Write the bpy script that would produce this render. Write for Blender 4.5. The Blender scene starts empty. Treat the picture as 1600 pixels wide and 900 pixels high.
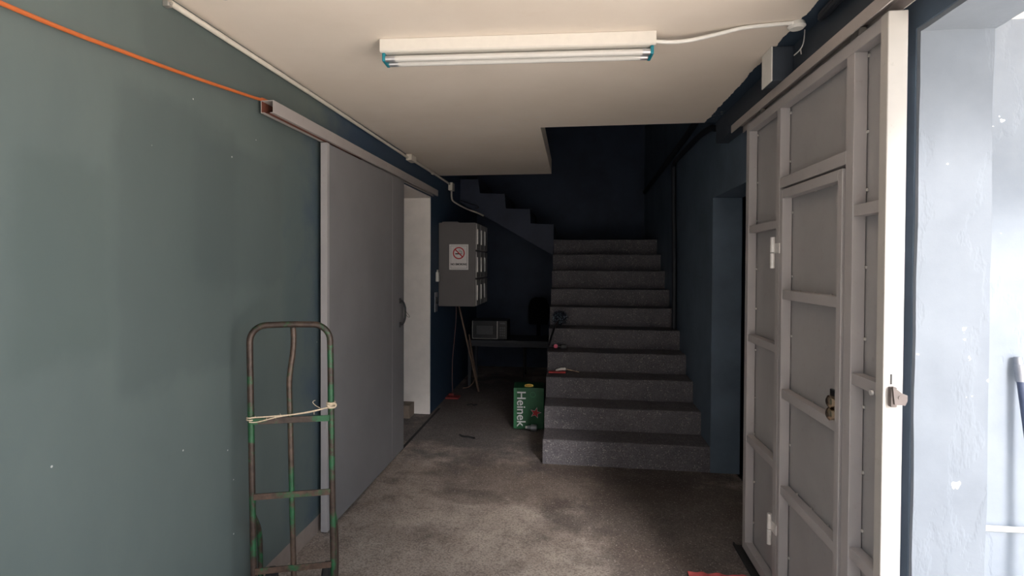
import bpy, bmesh, math, random
from mathutils import Vector, Matrix, noise
random.seed(7)
S = bpy.context.scene
COL = S.collection

# ------------------------------------------------------------------ camera
cy = Vector((115.0, 12.0, -850.0)).normalized()
cz = Vector((0.0065, 1.0, 0.0)); cz = (cz - cz.dot(cy) * cy).normalized()
cx = cy.cross(cz)
R = Matrix((cx, cy, cz))          # rows: world axes seen from the camera -> camera-to-world
cam_data = bpy.data.cameras.new('camera')
cam_data.sensor_fit = 'HORIZONTAL'; cam_data.sensor_width = 36.0
cam_data.lens = 850.0 / 1600.0 * 36.0
cam_data.shift_x = 20.0 / 1600.0
cam_data.shift_y = -25.0 / 1600.0
cam_data.clip_start = 0.05
cam = bpy.data.objects.new('camera', cam_data); COL.objects.link(cam)
cam.matrix_world = Matrix.Translation((0, 0, 1.64)) @ R.to_4x4()
S.camera = cam

# ------------------------------------------------------------------ sky and exposure
S.view_settings.view_transform = 'Standard'
S.view_settings.look = 'None'
S.view_settings.gamma = 1.0
S.view_settings.use_curve_mapping = False
S.view_settings.exposure = 1.7
w = bpy.data.worlds.new('overcast_sky'); S.world = w; w.use_nodes = True
bgn = w.node_tree.nodes['Background']
wt = w.node_tree
# overcast sky with an added bright spot, a made-up key light from right front
tc = wt.nodes.new('ShaderNodeTexCoord'); dp = wt.nodes.new('ShaderNodeVectorMath'); dp.operation = 'DOT_PRODUCT'
wt.links.new(tc.outputs['Generated'], dp.inputs[0]); dp.inputs[1].default_value = Vector((.318, -.832, .454)).normalized()
mr = wt.nodes.new('ShaderNodeMapRange'); mr.interpolation_type = 'SMOOTHSTEP'
mr.inputs[1].default_value = math.cos(math.radians(9.5)); mr.inputs[2].default_value = math.cos(math.radians(3))
wt.links.new(dp.outputs['Value'], mr.inputs[0])
mx = wt.nodes.new('ShaderNodeMixRGB'); wt.links.new(mr.outputs[0], mx.inputs[0])
mx.inputs[1].default_value = (0.78, 0.90, 1.05, 1); mx.inputs[2].default_value = (34, 32, 31, 1)
wt.links.new(mx.outputs[0], bgn.inputs[0]); bgn.inputs[1].default_value = 1.1
sun = bpy.data.lights.new('sun', 'SUN'); sun.energy = 8.5; sun.angle = math.radians(2); sun.color = (1.0, .95, .88)
so = bpy.data.objects.new('sun', sun); COL.objects.link(so)
so.rotation_euler = Vector((.38, .42, 1.0)).to_track_quat('Z', 'Y').to_euler()
def portal(name, loc, rot, sx, sy):
    l = bpy.data.lights.new(name, 'AREA'); l.shape = 'RECTANGLE'; l.size = sx; l.size_y = sy
    l.cycles.is_portal = True
    o = bpy.data.objects.new(name, l); COL.objects.link(o); o.location = loc; o.rotation_euler = rot
FRONT = 0.55
portal('sky_portal_front', (-0.2, FRONT, 1.32), (math.radians(90), 0, 0), 2.7, 2.6)
portal('sky_portal_side', (1.31, 1.23, 1.2), (0, math.radians(90), 0), 2.4, 1.36)

# ------------------------------------------------------------------ materials
def srgb(r, g, b):
    f = lambda c: (c / 255 / 12.92) if c / 255 <= 0.04045 else ((c / 255 + 0.055) / 1.055) ** 2.4
    return (f(r), f(g), f(b), 1)
class NT:
    def __init__(s, name):
        s.m = bpy.data.materials.new(name); s.m.use_nodes = True
        s.t = s.m.node_tree; s.b = s.t.nodes['Principled BSDF']
        s.co = s.t.nodes.new('ShaderNodeTexCoord')
    def n(s, typ, **k):
        n = s.t.nodes.new(typ)
        for a, v in k.items():
            if a == 'inp':
                for i, x in v.items(): n.inputs[i].default_value = x
            else: setattr(n, a, v)
        return n
    def l(s, a, b): s.t.links.new(a, b)
    def noise(s, scale, detail=6, rough=.6, vec=None, stretch=None):
        n = s.n('ShaderNodeTexNoise', inp={'Scale': scale, 'Detail': detail, 'Roughness': rough})
        v = vec or s.co.outputs['Object']
        if stretch:
            mp = s.n('ShaderNodeMapping'); mp.inputs['Scale'].default_value = stretch
            s.l(v, mp.inputs[0]); v = mp.outputs[0]
        s.l(v, n.inputs['Vector']); return n.outputs[0]
    def ramp(s, src, a, b, c0=(0, 0, 0, 1), c1=(1, 1, 1, 1)):
        r = s.n('ShaderNodeValToRGB'); e = r.color_ramp.elements
        e[0].position = a; e[1].position = b; e[0].color = c0; e[1].color = c1
        s.l(src, r.inputs[0]); return r.outputs[0]
    def mix(s, fac, a, b, mode='MIX'):
        m = s.n('ShaderNodeMixRGB', blend_type=mode)
        for i, v in ((0, fac), (1, a), (2, b)):
            if hasattr(v, 'links'): s.l(v, m.inputs[i])
            else: m.inputs[i].default_value = v
        return m.outputs[0]
    def base(s, v):
        if hasattr(v, 'links'): s.l(v, s.b.inputs['Base Color'])
        else: s.b.inputs['Base Color'].default_value = v
    def bump(s, src, strength=.3, dist=.01):
        b = s.n('ShaderNodeBump', inp={'Strength': strength, 'Distance': dist})
        s.l(src, b.inputs['Height']); s.l(b.outputs[0], s.b.inputs['Normal'])
    def set(s, rough=.6, metal=0, spec=.5):
        s.b.inputs['Roughness'].default_value = rough; s.b.inputs['Metallic'].default_value = metal
        s.b.inputs['Specular IOR Level'].default_value = spec
        return s.m
def simple(name, c, rough=.6, metal=0, var=.12, scale=30, spec=.5, bump=0):
    m = NT(name); n = m.noise(scale)
    d = tuple(x * (1 - var) for x in c[:3]) + (1,); u = tuple(min(1, x * (1 + var)) for x in c[:3]) + (1,)
    m.base(m.ramp(n, .3, .7, d, u))
    if bump: m.bump(n, bump, .003)
    return m.set(rough, metal, spec)

def sep(m):
    s = m.n('ShaderNodeSeparateXYZ'); m.l(m.co.outputs['Object'], s.inputs[0]); return s.outputs
def mth(m, op, a, b=None):
    n = m.n('ShaderNodeMath', operation=op)
    for i, v in ((0, a), (1, b)):
        if v is None: continue
        if hasattr(v, 'links'): m.l(v, n.inputs[i])
        else: n.inputs[i].default_value = v
    return n.outputs[0]
def box_mask(m, y0, y1, z0, z1, wob, soft=.02, dx=0):
    x, y, z = sep(m)
    yy = mth(m, 'ADD', y, mth(m, 'MULTIPLY', wob, .10)); zz = mth(m, 'ADD', z, mth(m, 'MULTIPLY', wob, .16))
    def inr(v, a, b):
        p = m.n('ShaderNodeMapRange', inp={1: a, 2: a + soft}); m.l(v, p.inputs[0])
        q = m.n('ShaderNodeMapRange', inp={1: b, 2: b - soft}); m.l(v, q.inputs[0])
        return mth(m, 'MULTIPLY', p.outputs[0], q.outputs[0])
    return mth(m, 'MULTIPLY', inr(yy, y0, y1), inr(zz, z0, z1))

def wall_left_mat():
    m = NT('teal_wall_paint')
    wob = mth(m, 'SUBTRACT', m.noise(5, 4), .5)
    base = m.ramp(m.noise(2.2, 8, .6, stretch=(1, 1, .5)), .3, .7, (.092, .117, .112, 1), (.114, .141, .132, 1))
    # overlapping roller patches in a slightly different tint
    for (a, b, c, d, col, f) in ((1.62, 2.35, 1.15, 2.28, (0.068, 0.087, 0.085, 1), .7), (2.0, 2.75, 1.5, 2.20, (0.066, 0.084, 0.085, 1), .7),
                                 (1.28, 1.66, 1.30, 1.98, (0.076, 0.100, 0.092, 1), .7), (1.72, 2.6, 2.35, 2.62, (0.072, 0.092, 0.090, 1), .7),
                                 (2.7, 3.2, 0.1, 2.3, (0.068, 0.098, 0.104, 1), .7)):
        k = mth(m, 'MULTIPLY', box_mask(m, a, b, c, d, wob, .06), f * .55); base = m.mix(k, base, col)
    # colour turns to navy further in, with a ragged edge
    x, y, z = sep(m)
    k = m.n('ShaderNodeMapRange', inp={1: 2.9, 2: 3.7}); m.l(mth(m, 'ADD', y, mth(m, 'MULTIPLY', wob, 1.2)), k.inputs[0])
    base = m.mix(k.outputs[0], base, (.030, .060, .105, 1))
    # bare plaster strip along the floor
    zz = mth(m, 'ADD', z, mth(m, 'MULTIPLY', wob, .015))
    strip = mth(m, 'LESS_THAN', zz, .102)
    strip = mth(m, 'MULTIPLY', strip, mth(m, 'LESS_THAN', y, 4.0))
    pl = m.ramp(m.noise(14), .3, .7, (.24, .19, .165, 1), (.30, .245, .21, 1))
    base = m.mix(strip, base, pl)
    # tiny paint chips
    vor = m.n('ShaderNodeTexVoronoi', inp={'Scale': 9.0}); m.l(m.co.outputs['Object'], vor.inputs['Vector'])
    chip = mth(m, 'MULTIPLY', mth(m, 'LESS_THAN', vor.outputs['Distance'], .035), mth(m, 'GREATER_THAN', m.noise(3.1, 2), .56))
    base = m.mix(chip, base, (.5, .5, .48, 1))
    m.base(base); m.bump(m.noise(60, 4), .12, .002)
    return m.set(.55, 0, .4)
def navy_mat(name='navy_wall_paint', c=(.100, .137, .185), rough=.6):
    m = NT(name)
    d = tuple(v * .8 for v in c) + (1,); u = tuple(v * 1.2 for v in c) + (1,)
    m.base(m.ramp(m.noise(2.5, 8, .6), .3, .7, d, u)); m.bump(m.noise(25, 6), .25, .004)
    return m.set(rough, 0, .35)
def ceiling_mat():
    m = NT('cream_ceiling_paint')
    base = m.ramp(m.noise(1.6, 6, .55), .3, .75, (.76, .665, .57, 1), (.84, .75, .66, 1))
    st = m.ramp(m.noise(3.3, 8, .7, stretch=(1, 3, 1)), .60, .78)
    base = m.mix(mth(m, 'MULTIPLY', st, .22), base, (.62, .47, .36, 1))
    x, y, z = sep(m)
    wob = mth(m, 'MULTIPLY', mth(m, 'SUBTRACT', m.noise(7, 5), .5), .05)
    edge = mth(m, 'GREATER_THAN', mth(m, 'ADD', x, wob), .922)
    base = m.mix(edge, base, (.028, .045, .070, 1))
    # scuffs and flaking next to the stairwell edge
    fl = mth(m, 'MULTIPLY', mth(m, 'GREATER_THAN', m.noise(22, 6, .7), .60), mth(m, 'GREATER_THAN', y, 3.7))
    base = m.mix(mth(m, 'MULTIPLY', fl, .25), base, (.8, .78, .76, 1))
    m.base(base); m.bump(m.noise(9, 7), .25, .006)
    return m.set(.75, 0, .3)
def blue_plaster(name, k=0.90):
    m = NT(name)
    base = m.ramp(m.noise(4, 8, .6), .3, .7, (.190 * k, .215 * k, .250 * k, 1), (.230 * k, .258 * k, .295 * k, 1))
    ch = mth(m, 'GREATER_THAN', m.noise(16, 3, .5), .735)
    base = m.mix(ch, base, (.85, .85, .84, 1)); m.base(base)
    h = m.mix(.5, m.noise(5, 10, .68), m.ramp(m.noise(3.0, 6, .6, stretch=(1, 1, .4)), .47, .5))
    m.bump(h, .45, .008)
    return m.set(.75, 0, .3)
def dirt_shade_patches(m, base):  # floor dirt, plus shade by gate and stairs painted into the colour
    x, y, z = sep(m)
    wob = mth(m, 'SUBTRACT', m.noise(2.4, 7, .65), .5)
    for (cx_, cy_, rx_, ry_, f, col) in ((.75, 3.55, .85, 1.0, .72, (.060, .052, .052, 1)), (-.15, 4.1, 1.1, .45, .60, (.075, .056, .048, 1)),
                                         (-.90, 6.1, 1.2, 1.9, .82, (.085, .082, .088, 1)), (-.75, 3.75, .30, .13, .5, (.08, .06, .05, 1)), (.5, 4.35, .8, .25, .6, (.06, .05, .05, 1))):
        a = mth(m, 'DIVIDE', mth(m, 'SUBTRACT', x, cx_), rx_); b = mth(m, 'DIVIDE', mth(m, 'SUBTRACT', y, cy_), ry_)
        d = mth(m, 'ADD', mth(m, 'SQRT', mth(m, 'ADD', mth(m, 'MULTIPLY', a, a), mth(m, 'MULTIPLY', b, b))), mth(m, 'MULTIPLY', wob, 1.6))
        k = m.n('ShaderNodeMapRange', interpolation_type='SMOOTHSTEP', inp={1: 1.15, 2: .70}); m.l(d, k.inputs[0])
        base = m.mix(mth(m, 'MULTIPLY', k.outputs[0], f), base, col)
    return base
def terrazzo(name, dark, light, stain_shade=True):
    m = NT(name)
    base = m.ramp(m.noise(2.6, 12, .74), .36, .64, dark, light)
    if stain_shade:
        s2 = m.ramp(m.noise(4.2, 6, .7), .52, .68)
        base = m.mix(mth(m, 'MULTIPLY', s2, .55), base, tuple(v * .42 for v in dark[:3]) + (1,))
        base = dirt_shade_patches(m, base)
        s3 = m.ramp(m.noise(0.9, 5, .6), .45, .62)
        base = m.mix(mth(m, 'MULTIPLY', s3, .35), base, (.13, .088, .066, 1))
    vor = m.n('ShaderNodeTexVoronoi', inp={'Scale': 95.0}); m.l(m.co.outputs['Object'], vor.inputs['Vector'])
    sp = mth(m, 'MULTIPLY', mth(m, 'LESS_THAN', vor.outputs['Distance'], .34), mth(m, 'GREATER_THAN', m.noise(38, 4, .7), .53))
    sepc = m.n('ShaderNodeSeparateColor'); m.l(vor.outputs['Color'], sepc.inputs[0])
    base = m.mix(mth(m, 'MULTIPLY', sp, mth(m, 'MULTIPLY', sepc.outputs[0], .75)), base, (.50, .46, .42, 1))
    dk = mth(m, 'MULTIPLY', mth(m, 'GREATER_THAN', vor.outputs['Distance'], .62), .34)
    base = m.mix(dk, base, (.05, .04, .038, 1))
    base = m.mix(1.0, base, m.ramp(m.noise(110, 4, .8), .35, .65, (.78, .78, .78, 1), (1.12, 1.12, 1.12, 1)), 'MULTIPLY')
    m.base(base); m.bump(m.noise(45, 6, .7), .3, .004)
    return m.set(.72, 0, .35)
def chipped(name, green=(.018, .090, .036), rust=(.085, .045, .028), lo=.46, hi=.56, scale=11):
    m = NT(name)
    r = m.ramp(m.noise(30, 5), .3, .7, tuple(v * .5 for v in rust) + (1,), tuple(v * 1.4 for v in rust) + (1,))
    g = m.ramp(m.noise(18, 5), .3, .7, tuple(v * .6 for v in green) + (1,), tuple(v * 1.3 for v in green) + (1,))
    m.base(m.mix(m.ramp(m.noise(scale, 8, .7), lo, hi), g, r)); m.bump(m.noise(50, 6), .25, .002)
    return m.set(.42, .25, .5)
def gate_paint(name, c):
    m = NT(name); d = tuple(v * .92 for v in c) + (1,); u = tuple(v * 1.07 for v in c) + (1,)
    b = m.ramp(m.noise(3, 5), .3, .7, d, u)
    dirt = m.ramp(m.noise(26, 6, .7), .60, .75)
    m.base(m.mix(mth(m, 'MULTIPLY', dirt, .3), b, (.20, .15, .12, 1))); m.bump(m.noise(9, 4), .06, .003)
    return m.set(.5, 0, .4)

M = dict(
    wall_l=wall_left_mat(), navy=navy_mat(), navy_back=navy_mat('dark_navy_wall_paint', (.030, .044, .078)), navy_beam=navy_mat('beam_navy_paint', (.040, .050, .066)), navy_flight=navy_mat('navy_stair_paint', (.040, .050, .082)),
    ceil=ceiling_mat(), plaster=blue_plaster('light_blue_plaster'), plaster_out=blue_plaster('light_blue_outdoor_paint', 1.18),
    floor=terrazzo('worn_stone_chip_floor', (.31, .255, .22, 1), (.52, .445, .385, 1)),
    stair=terrazzo('grey_stone_chip_stairs', (.090, .086, .098, 1), (.145, .136, .148, 1), False),
    ground=simple('pale_outdoor_concrete', (.58, .53, .48, 1), .85, 0, .12, 4),
    greywall=simple('grey_render', (.16, .16, .165, 1), .85, 0, .1, 2),
    facade=simple('pale_facade', (.55, .53, .50, 1), .85, 0, .1, 2),
    white=simple('white_plaster', (.88, .82, .77, 1), .75, 0, .06, 6, .3, .3),
    gate=gate_paint('grey_gate_enamel', (.37, .35, .35)),
    gate_edge=gate_paint('pale_gate_enamel', (.46, .44, .415)),
    panel=gate_paint('grey_gate_sheet', (.33, .32, .322)),
    door=gate_paint('grey_door_sheet', (.22, .212, .218)),
    dooredge=gate_paint('pale_grey_door_edge', (.33, .31, .31)),
    rail=gate_paint('mauve_grey_rail_enamel', (.36, .325, .31)),
    primer=simple('red_primer', (.16, .05, .03, 1), .7),
    truck=chipped('chipped_green_tube', rust=(.050, .032, .024), lo=.43, hi=.50, scale=7), rusty=chipped('rusty_crossbar', rust=(.075, .045, .032), lo=.36, hi=.46), tube2=chipped('half_green_tube', rust=(.07, .045, .032), lo=.38, hi=.48, scale=6),
    black=simple('black_plastic', (.012, .012, .013, 1), .4), rubber=simple('black_rubber', (.02, .02, .02, 1), .8),
    cable=simple('black_cable_sheath', (.010, .013, .020, 1), .55),
    cream=simple('cream_plastic', (.66, .61, .53, 1), .5, 0, .05), wplast=simple('white_plastic', (.78, .76, .72, 1), .4, 0, .04),
    lamp=simple('white_lamp_enamel', (.70, .66, .60, 1), .4, 0, .03), tube=simple('unlit_lamp_glass', (.60, .58, .55, 1), .25, 0, .02),
    teal=simple('teal_holder', (.01, .20, .26, 1), .4), alu=simple('aluminium_cap', (.50, .50, .52, 1), .35, .8),
    orange=simple('orange_hose', (.50, .12, .030, 1), .5, 0, .08), twine=simple('jute_twine', (.62, .50, .36, 1), .9, 0, .2, 120, .2, .5),
    brass=simple('brushed_brass', (.62, .50, .36, 1), .22, 1.0, .08), oldsteel=simple('tarnished_steel', (.13, .11, .105, 1), .5, .4), steel=simple('zinc_steel', (.55, .53, .50, 1), .35, .8),
    locker=simple('grey_locker_enamel', (.13, .12, .118, 1), .55, 0, .05, 5), lockerdoor=simple('pale_locker_door', (.34, .33, .325, 1), .4, 0, .05),
    handle=simple('bright_metal_strip', (.70, .68, .66, 1), .35, .3),
    paper=simple('white_paper', (.78, .74, .72, 1), .7, 0, .03), red=simple('sign_red', (.52, .025, .03, 1), .5), ink=simple('black_ink', (.015, .015, .015, 1), .6),
    green=simple('green_carton', (.006, .075, .026, 1), .5, 0, .15, 12), green2=simple('pale_green_carton_edge', (.025, .16, .065, 1), .45),
    redstar=simple('red_star', (.40, .02, .025, 1), .5), silver=simple('silver_print', (.62, .64, .64, 1), .5),
    yellow=simple('yellow_card', (.72, .52, .12, 1), .6), mwave=simple('dark_microwave_case', (.014, .015, .018, 1), .5), mglass=simple('microwave_window', (.055, .058, .065, 1), .3),
    table=simple('dark_table_top', (.030, .033, .042, 1), .6), wood=simple('old_wooden_pole', (.20, .13, .09, 1), .7, 0, .25, 20),
    pinkcord=simple('dusty_pink_cord', (.16, .07, .065, 1), .6), darkred=simple('dark_red_plastic', (.20, .020, .018, 1), .5), chairblack=simple('black_fabric', (.006, .006, .008, 1), .95, spec=.1),
    redplast=simple('red_plastic', (.50, .035, .035, 1), .45), pink=simple('pink_cap', (.85, .10, .20, 1), .4), cloth=simple('faded_red_cloth', (.62, .13, .13, 1), .9, 0, .2, 25, .1, .5),
    bluepole=simple('slate_blue_pole', (.055, .07, .12, 1), .3), grey=simple('grey_metal', (.30, .31, .34, 1), .4, .5), cardbd=simple('brown_board', (.24, .19, .15, 1), .9),
)

# ------------------------------------------------------------------ mesh helpers
class MB:
    def __init__(s): s.bm = bmesh.new()
    def box(s, x0, x1, y0, y1, z0, z1, bev=0):
        r = bmesh.ops.create_cube(s.bm, size=1.0); vs = r['verts']
        for v in vs:
            v.co = Vector(((x0 + x1) / 2 + v.co.x * (x1 - x0), (y0 + y1) / 2 + v.co.y * (y1 - y0), (z0 + z1) / 2 + v.co.z * (z1 - z0)))
        if bev:
            es = list({e for v in vs for e in v.link_edges})
            bmesh.ops.bevel(s.bm, geom=es, offset=bev, segments=2, affect='EDGES', profile=.5)
        return s
    def tube(s, pts, r, n=12, cap=True):
        pts = [Vector(p) for p in pts]; rs = r if isinstance(r, (list, tuple)) else [r] * len(pts)
        rings = []; up = None
        for i, p in enumerate(pts):
            t = (pts[min(i + 1, len(pts) - 1)] - pts[max(i - 1, 0)]).normalized()
            if up is None:
                a = Vector((0, 0, 1)) if abs(t.z) < .9 else Vector((1, 0, 0)); up = (a - a.dot(t) * t).normalized()
            else: up = (up - up.dot(t) * t).normalized()
            sd = t.cross(up)
            rings.append([s.bm.verts.new(p + (up * math.cos(k * 2 * math.pi / n) + sd * math.sin(k * 2 * math.pi / n)) * rs[i]) for k in range(n)])
        for a, b in zip(rings, rings[1:]):
            for k in range(n):
                s.bm.faces.new((a[k], a[(k + 1) % n], b[(k + 1) % n], b[k]))
        if cap:
            s.bm.faces.new(list(reversed(rings[0]))); s.bm.faces.new(rings[-1])
        return s
    def prism(s, poly, axis, a, b, bev=0):
        """extrude a polygon of (u,v) along axis ('X': u=y v=z, 'Y': u=x v=z, 'Z': u=x v=y)"""
        f = {'X': lambda u, v, w: (w, u, v), 'Y': lambda u, v, w: (u, w, v), 'Z': lambda u, v, w: (u, v, w)}[axis]
        A = [s.bm.verts.new(f(u, v, a)) for u, v in poly]; B = [s.bm.verts.new(f(u, v, b)) for u, v in poly]
        n = len(poly); fs = [s.bm.faces.new(A), s.bm.faces.new(list(reversed(B)))]
        for k in range(n): fs.append(s.bm.faces.new((A[k], B[k], B[(k + 1) % n], A[(k + 1) % n])))
        if bev: bmesh.ops.bevel(s.bm, geom=list({e for v in A + B for e in v.link_edges}), offset=bev, segments=2, affect='EDGES', profile=.5)
        return s
    def xf(s, mat): bmesh.ops.transform(s.bm, matrix=mat, verts=s.bm.verts); return s
    def build(s, name, mat, parent=None, smooth=False, kind=None, label=None):
        bmesh.ops.recalc_face_normals(s.bm, faces=s.bm.faces)
        me = bpy.data.meshes.new(name); s.bm.to_mesh(me); s.bm.free()
        if isinstance(mat, (list, tuple)):
            for m in mat: me.materials.append(m)
        else: me.materials.append(mat)
        for p in me.polygons: p.use_smooth = smooth
        if smooth: me.set_sharp_from_angle(angle=math.radians(40))
        o = bpy.data.objects.new(name, me); COL.objects.link(o)
        if parent is not None:
            o.parent = parent
            # geometry is written in world space: undo the parent's placement
            o.matrix_parent_inverse = world_of(parent).inverted()
        if kind: o['kind'] = kind
        if label: o['label'] = label
        return o
WM = {}
def world_of(o):
    m = WM.get(o.name)
    return m if m is not None else Matrix.Identity(4)
def smoothpath(pts, k=6):
    P = [Vector(p) for p in pts]; out = []
    for i in range(len(P) - 1):
        p0 = P[max(i - 1, 0)]; p1 = P[i]; p2 = P[i + 1]; p3 = P[min(i + 2, len(P) - 1)]
        for j in range(k):
            t = j / k
            out.append(.5 * ((2 * p1) + (-p0 + p2) * t + (2 * p0 - 5 * p1 + 4 * p2 - p3) * t * t + (-p0 + 3 * p1 - 3 * p2 + p3) * t ** 3))
    out.append(P[-1]); return out
def thing(name, label, cat, loc, group=None):
    o = bpy.data.objects.new(name, None); COL.objects.link(o); o.location = loc; o.empty_display_size = .1
    o['label'] = label; o['category'] = cat
    if group: o['group'] = group
    WM[o.name] = Matrix.Translation(loc); return o
def tag(o, label, cat, group=None):
    o['label'] = label; o['category'] = cat
    if group: o['group'] = group
    return o
def struct(o): o['kind'] = 'structure'; return o
def text(name, body, size, mat4, mat, parent, bold=.0, ext=.0006, align='CENTER'):
    cu = bpy.data.curves.new(name, 'FONT'); cu.body = body; cu.size = size; cu.offset = bold; cu.extrude = ext
    cu.align_x = align; cu.align_y = 'CENTER'
    tmp = bpy.data.objects.new('tmp', cu); COL.objects.link(tmp)
    dg = bpy.context.evaluated_depsgraph_get(); me = bpy.data.meshes.new_from_object(tmp.evaluated_get(dg))
    bpy.data.objects.remove(tmp); me.transform(mat4); me.materials.clear(); me.materials.append(mat)
    o = bpy.data.objects.new(name, me); COL.objects.link(o)
    o.parent = parent; o.matrix_parent_inverse = world_of(parent).inverted(); return o

XL, XR = -1.53, 1.085        # passage walls
ZC = 2.65                    # ceiling
YB = 8.62                    # back wall of the stairwell
YS = 4.04                    # where the ceiling slab stops over the stairs

# ------------------------------------------------------------------ the setting
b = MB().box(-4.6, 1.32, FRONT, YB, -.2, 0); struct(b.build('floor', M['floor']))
b = MB().box(-14, 14, -16, FRONT, -.22, -.02); b.box(1.32, 12, FRONT, 2.4, -.22, -.02); struct(b.build('ground', M['ground']))
b = MB(); b.box(2.2, 14, -16.3, -16, -.22, 1.9); b.box(11.0, 11.3, -16, 2.4, -.22, 1.9); struct(b.build('wall_across_court', M['facade']))
b = MB(); b.box(-8, 2.1, -3.2, -2.9, -.22, 5.2); b.box(-3.2, -2.9, -2.9, FRONT, -.22, 5.2); struct(b.build('wall_light_block', M['greywall']))  # unseen grey wall, added to block daylight from the front
b = MB()
b.box(XL - .30, XL, FRONT, 3.95, 0, 5.2); b.box(XL - .30, XL, 3.95, 5.76, 2.365, 5.2); b.box(XL - .30, XL, 5.76, YB, 0, 5.2)
struct(b.build('wall_left', M['wall_l']))
# white plastered lining of the left doorway
b = MB().box(XL - .30, XL - .002, 5.745, 5.762, 0, 2.362, .004); b.box(XL - .30, XL - .002, 3.95, 5.75, 2.350, 2.367); b.box(XL - .30, XL - .002, 3.94, 3.955, 0, 2.362)
struct(b.build('trim_1', M['white']))
# the room beyond it
b = MB(); b.box(-4.7, -4.6, 2.0, 7.2, 0, 2.7); b.box(-4.6, XL - .30, 7.1, 7.2, 0, 2.7); b.box(-4.6, XL - .30, 2.0, 2.1, 0, 2.7); b.box(-4.6, XL - .30, 2.1, 7.1, 2.6, 2.7)
struct(b.build('wall_side_room', M['white']))
# right wall with the doorway before the stairs
b = MB()
b.box(XR, XR + .22, 1.917, 3.45, 0, 5.2); b.box(XR, XR + .22, 3.45, 4.455, 2.165, 5.2); b.box(XR, XR + .22, 4.455, YB, 0, 5.2)
b.box(XR, XR + .22, FRONT, 1.917, 2.40, 5.2)
struct(b.build('wall_right', M['navy']))
b = MB().box(1.0, XR, FRONT, YS, 2.50, ZC); struct(b.build('trim_5', M['navy_beam']))   # downstand beam above the gate track
b = MB(); b.box(3.0, 3.1, 2.6, 5.2, 0, 2.6); b.box(XR + .22, 3.0, 5.1, 5.2, 0, 2.6); b.box(XR + .22, 3.0, 2.6, 2.7, 0, 2.6); b.box(XR + .22, 3.0, 2.7, 5.1, 2.5, 2.6); b.box(XR + .2, 3.0, 2.7, 5.1, -.2, 0)
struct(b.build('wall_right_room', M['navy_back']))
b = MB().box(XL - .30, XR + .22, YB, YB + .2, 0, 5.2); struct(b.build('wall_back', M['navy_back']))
b = MB(); b.box(XL - .3, XR + .22, FRONT, YS, ZC, ZC + .16); b.box(XL - .3, -.243, YS, 6.12, ZC, ZC + .16)
struct(b.build('ceiling', M['ceil']))
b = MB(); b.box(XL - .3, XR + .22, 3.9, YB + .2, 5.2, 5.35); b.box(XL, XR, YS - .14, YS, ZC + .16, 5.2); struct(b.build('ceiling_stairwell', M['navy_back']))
# light blue reveal and soffit of the side opening, uneven plaster
def plaster_slab(name, x0, x1, y0, y1, z0, z1, n=26, amp=.004, mat='plaster'):
    b = MB(); b.box(x0, x1, y0, y1, z0, z1)
    bmesh.ops.subdivide_edges(b.bm, edges=b.bm.edges[:], cuts=n, use_grid_fill=True)
    for v in b.bm.verts:
        q = v.co * 5.0; v.co += Vector((noise.noise(q), noise.noise(q + Vector((9, 3, 1))), noise.noise(q + Vector((2, 7, 5))))) * amp
        q = v.co * 22.0; v.co += Vector((noise.noise(q), noise.noise(q + Vector((9, 3, 1))), noise.noise(q + Vector((2, 7, 5))))) * amp * .4
    return struct(b.build(name, M[mat], smooth=True))
plaster_slab('trim_2', XR + .004, XR + .215, 1.900, 1.925, -.01, 2.40)
plaster_slab('trim_3', XR + .004, XR + .218, FRONT, 1.92, 2.385, 2.402)
plaster_slab('wall_outside', XR + .20, 4.6, 2.40, 2.55, -.02, 3.4, 20, .004, 'plaster_out')
b = MB().box(XR + .23, 2.9, 0.9, 2.40, 2.61, 2.72); struct(b.build('ceiling_porch', M['white']))
# groove of the sliding door in the floor
b = MB().box(XL + .03, XL + .055, 4.55, 6.0, .0005, .003); struct(b.build('trim_4', M['rubber']))

# ------------------------------------------------------------------ sliding door (left)
d = MB(); d.box(-1.497, -1.462, 3.10, 4.60, .018, 2.36, .002)
door = d.build('door_1', M['door']); struct(door)
MB().box(-1.5005, -1.4585, 3.092, 3.125, .014, 2.362, .002).build('door_edge_channel', M['dooredge'], door)
MB().box(-1.4620, -1.4608, 4.290, 4.296, .02, 2.35).build('door_seam', M['dooredge'], door)
hb = MB(); hb.tube(smoothpath([(-1.462, 4.49, 1.325), (-1.435, 4.49, 1.312), (-1.418, 4.49, 1.27), (-1.415, 4.49, 1.22), (-1.418, 4.49, 1.17), (-1.435, 4.49, 1.128), (-1.462, 4.49, 1.115)]), .009)
hb.box(-1.463, -1.455, 4.47, 4.51, 1.30, 1.345, .003); hb.box(-1.463, -1.455, 4.47, 4.51, 1.095, 1.14, .003)
hd = hb.build('door_handle', M['black'], door, True)
MB().tube(smoothpath([(-1.416, 4.49, 1.26), (-1.40, 4.47, 1.23), (-1.375, 4.47, 1.20), (-1.372, 4.47, 1.185), (-1.395, 4.48, 1.19), (-1.41, 4.49, 1.21)]), .0016, 6).build('wire_loop', M['black'], hd, True)

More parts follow.
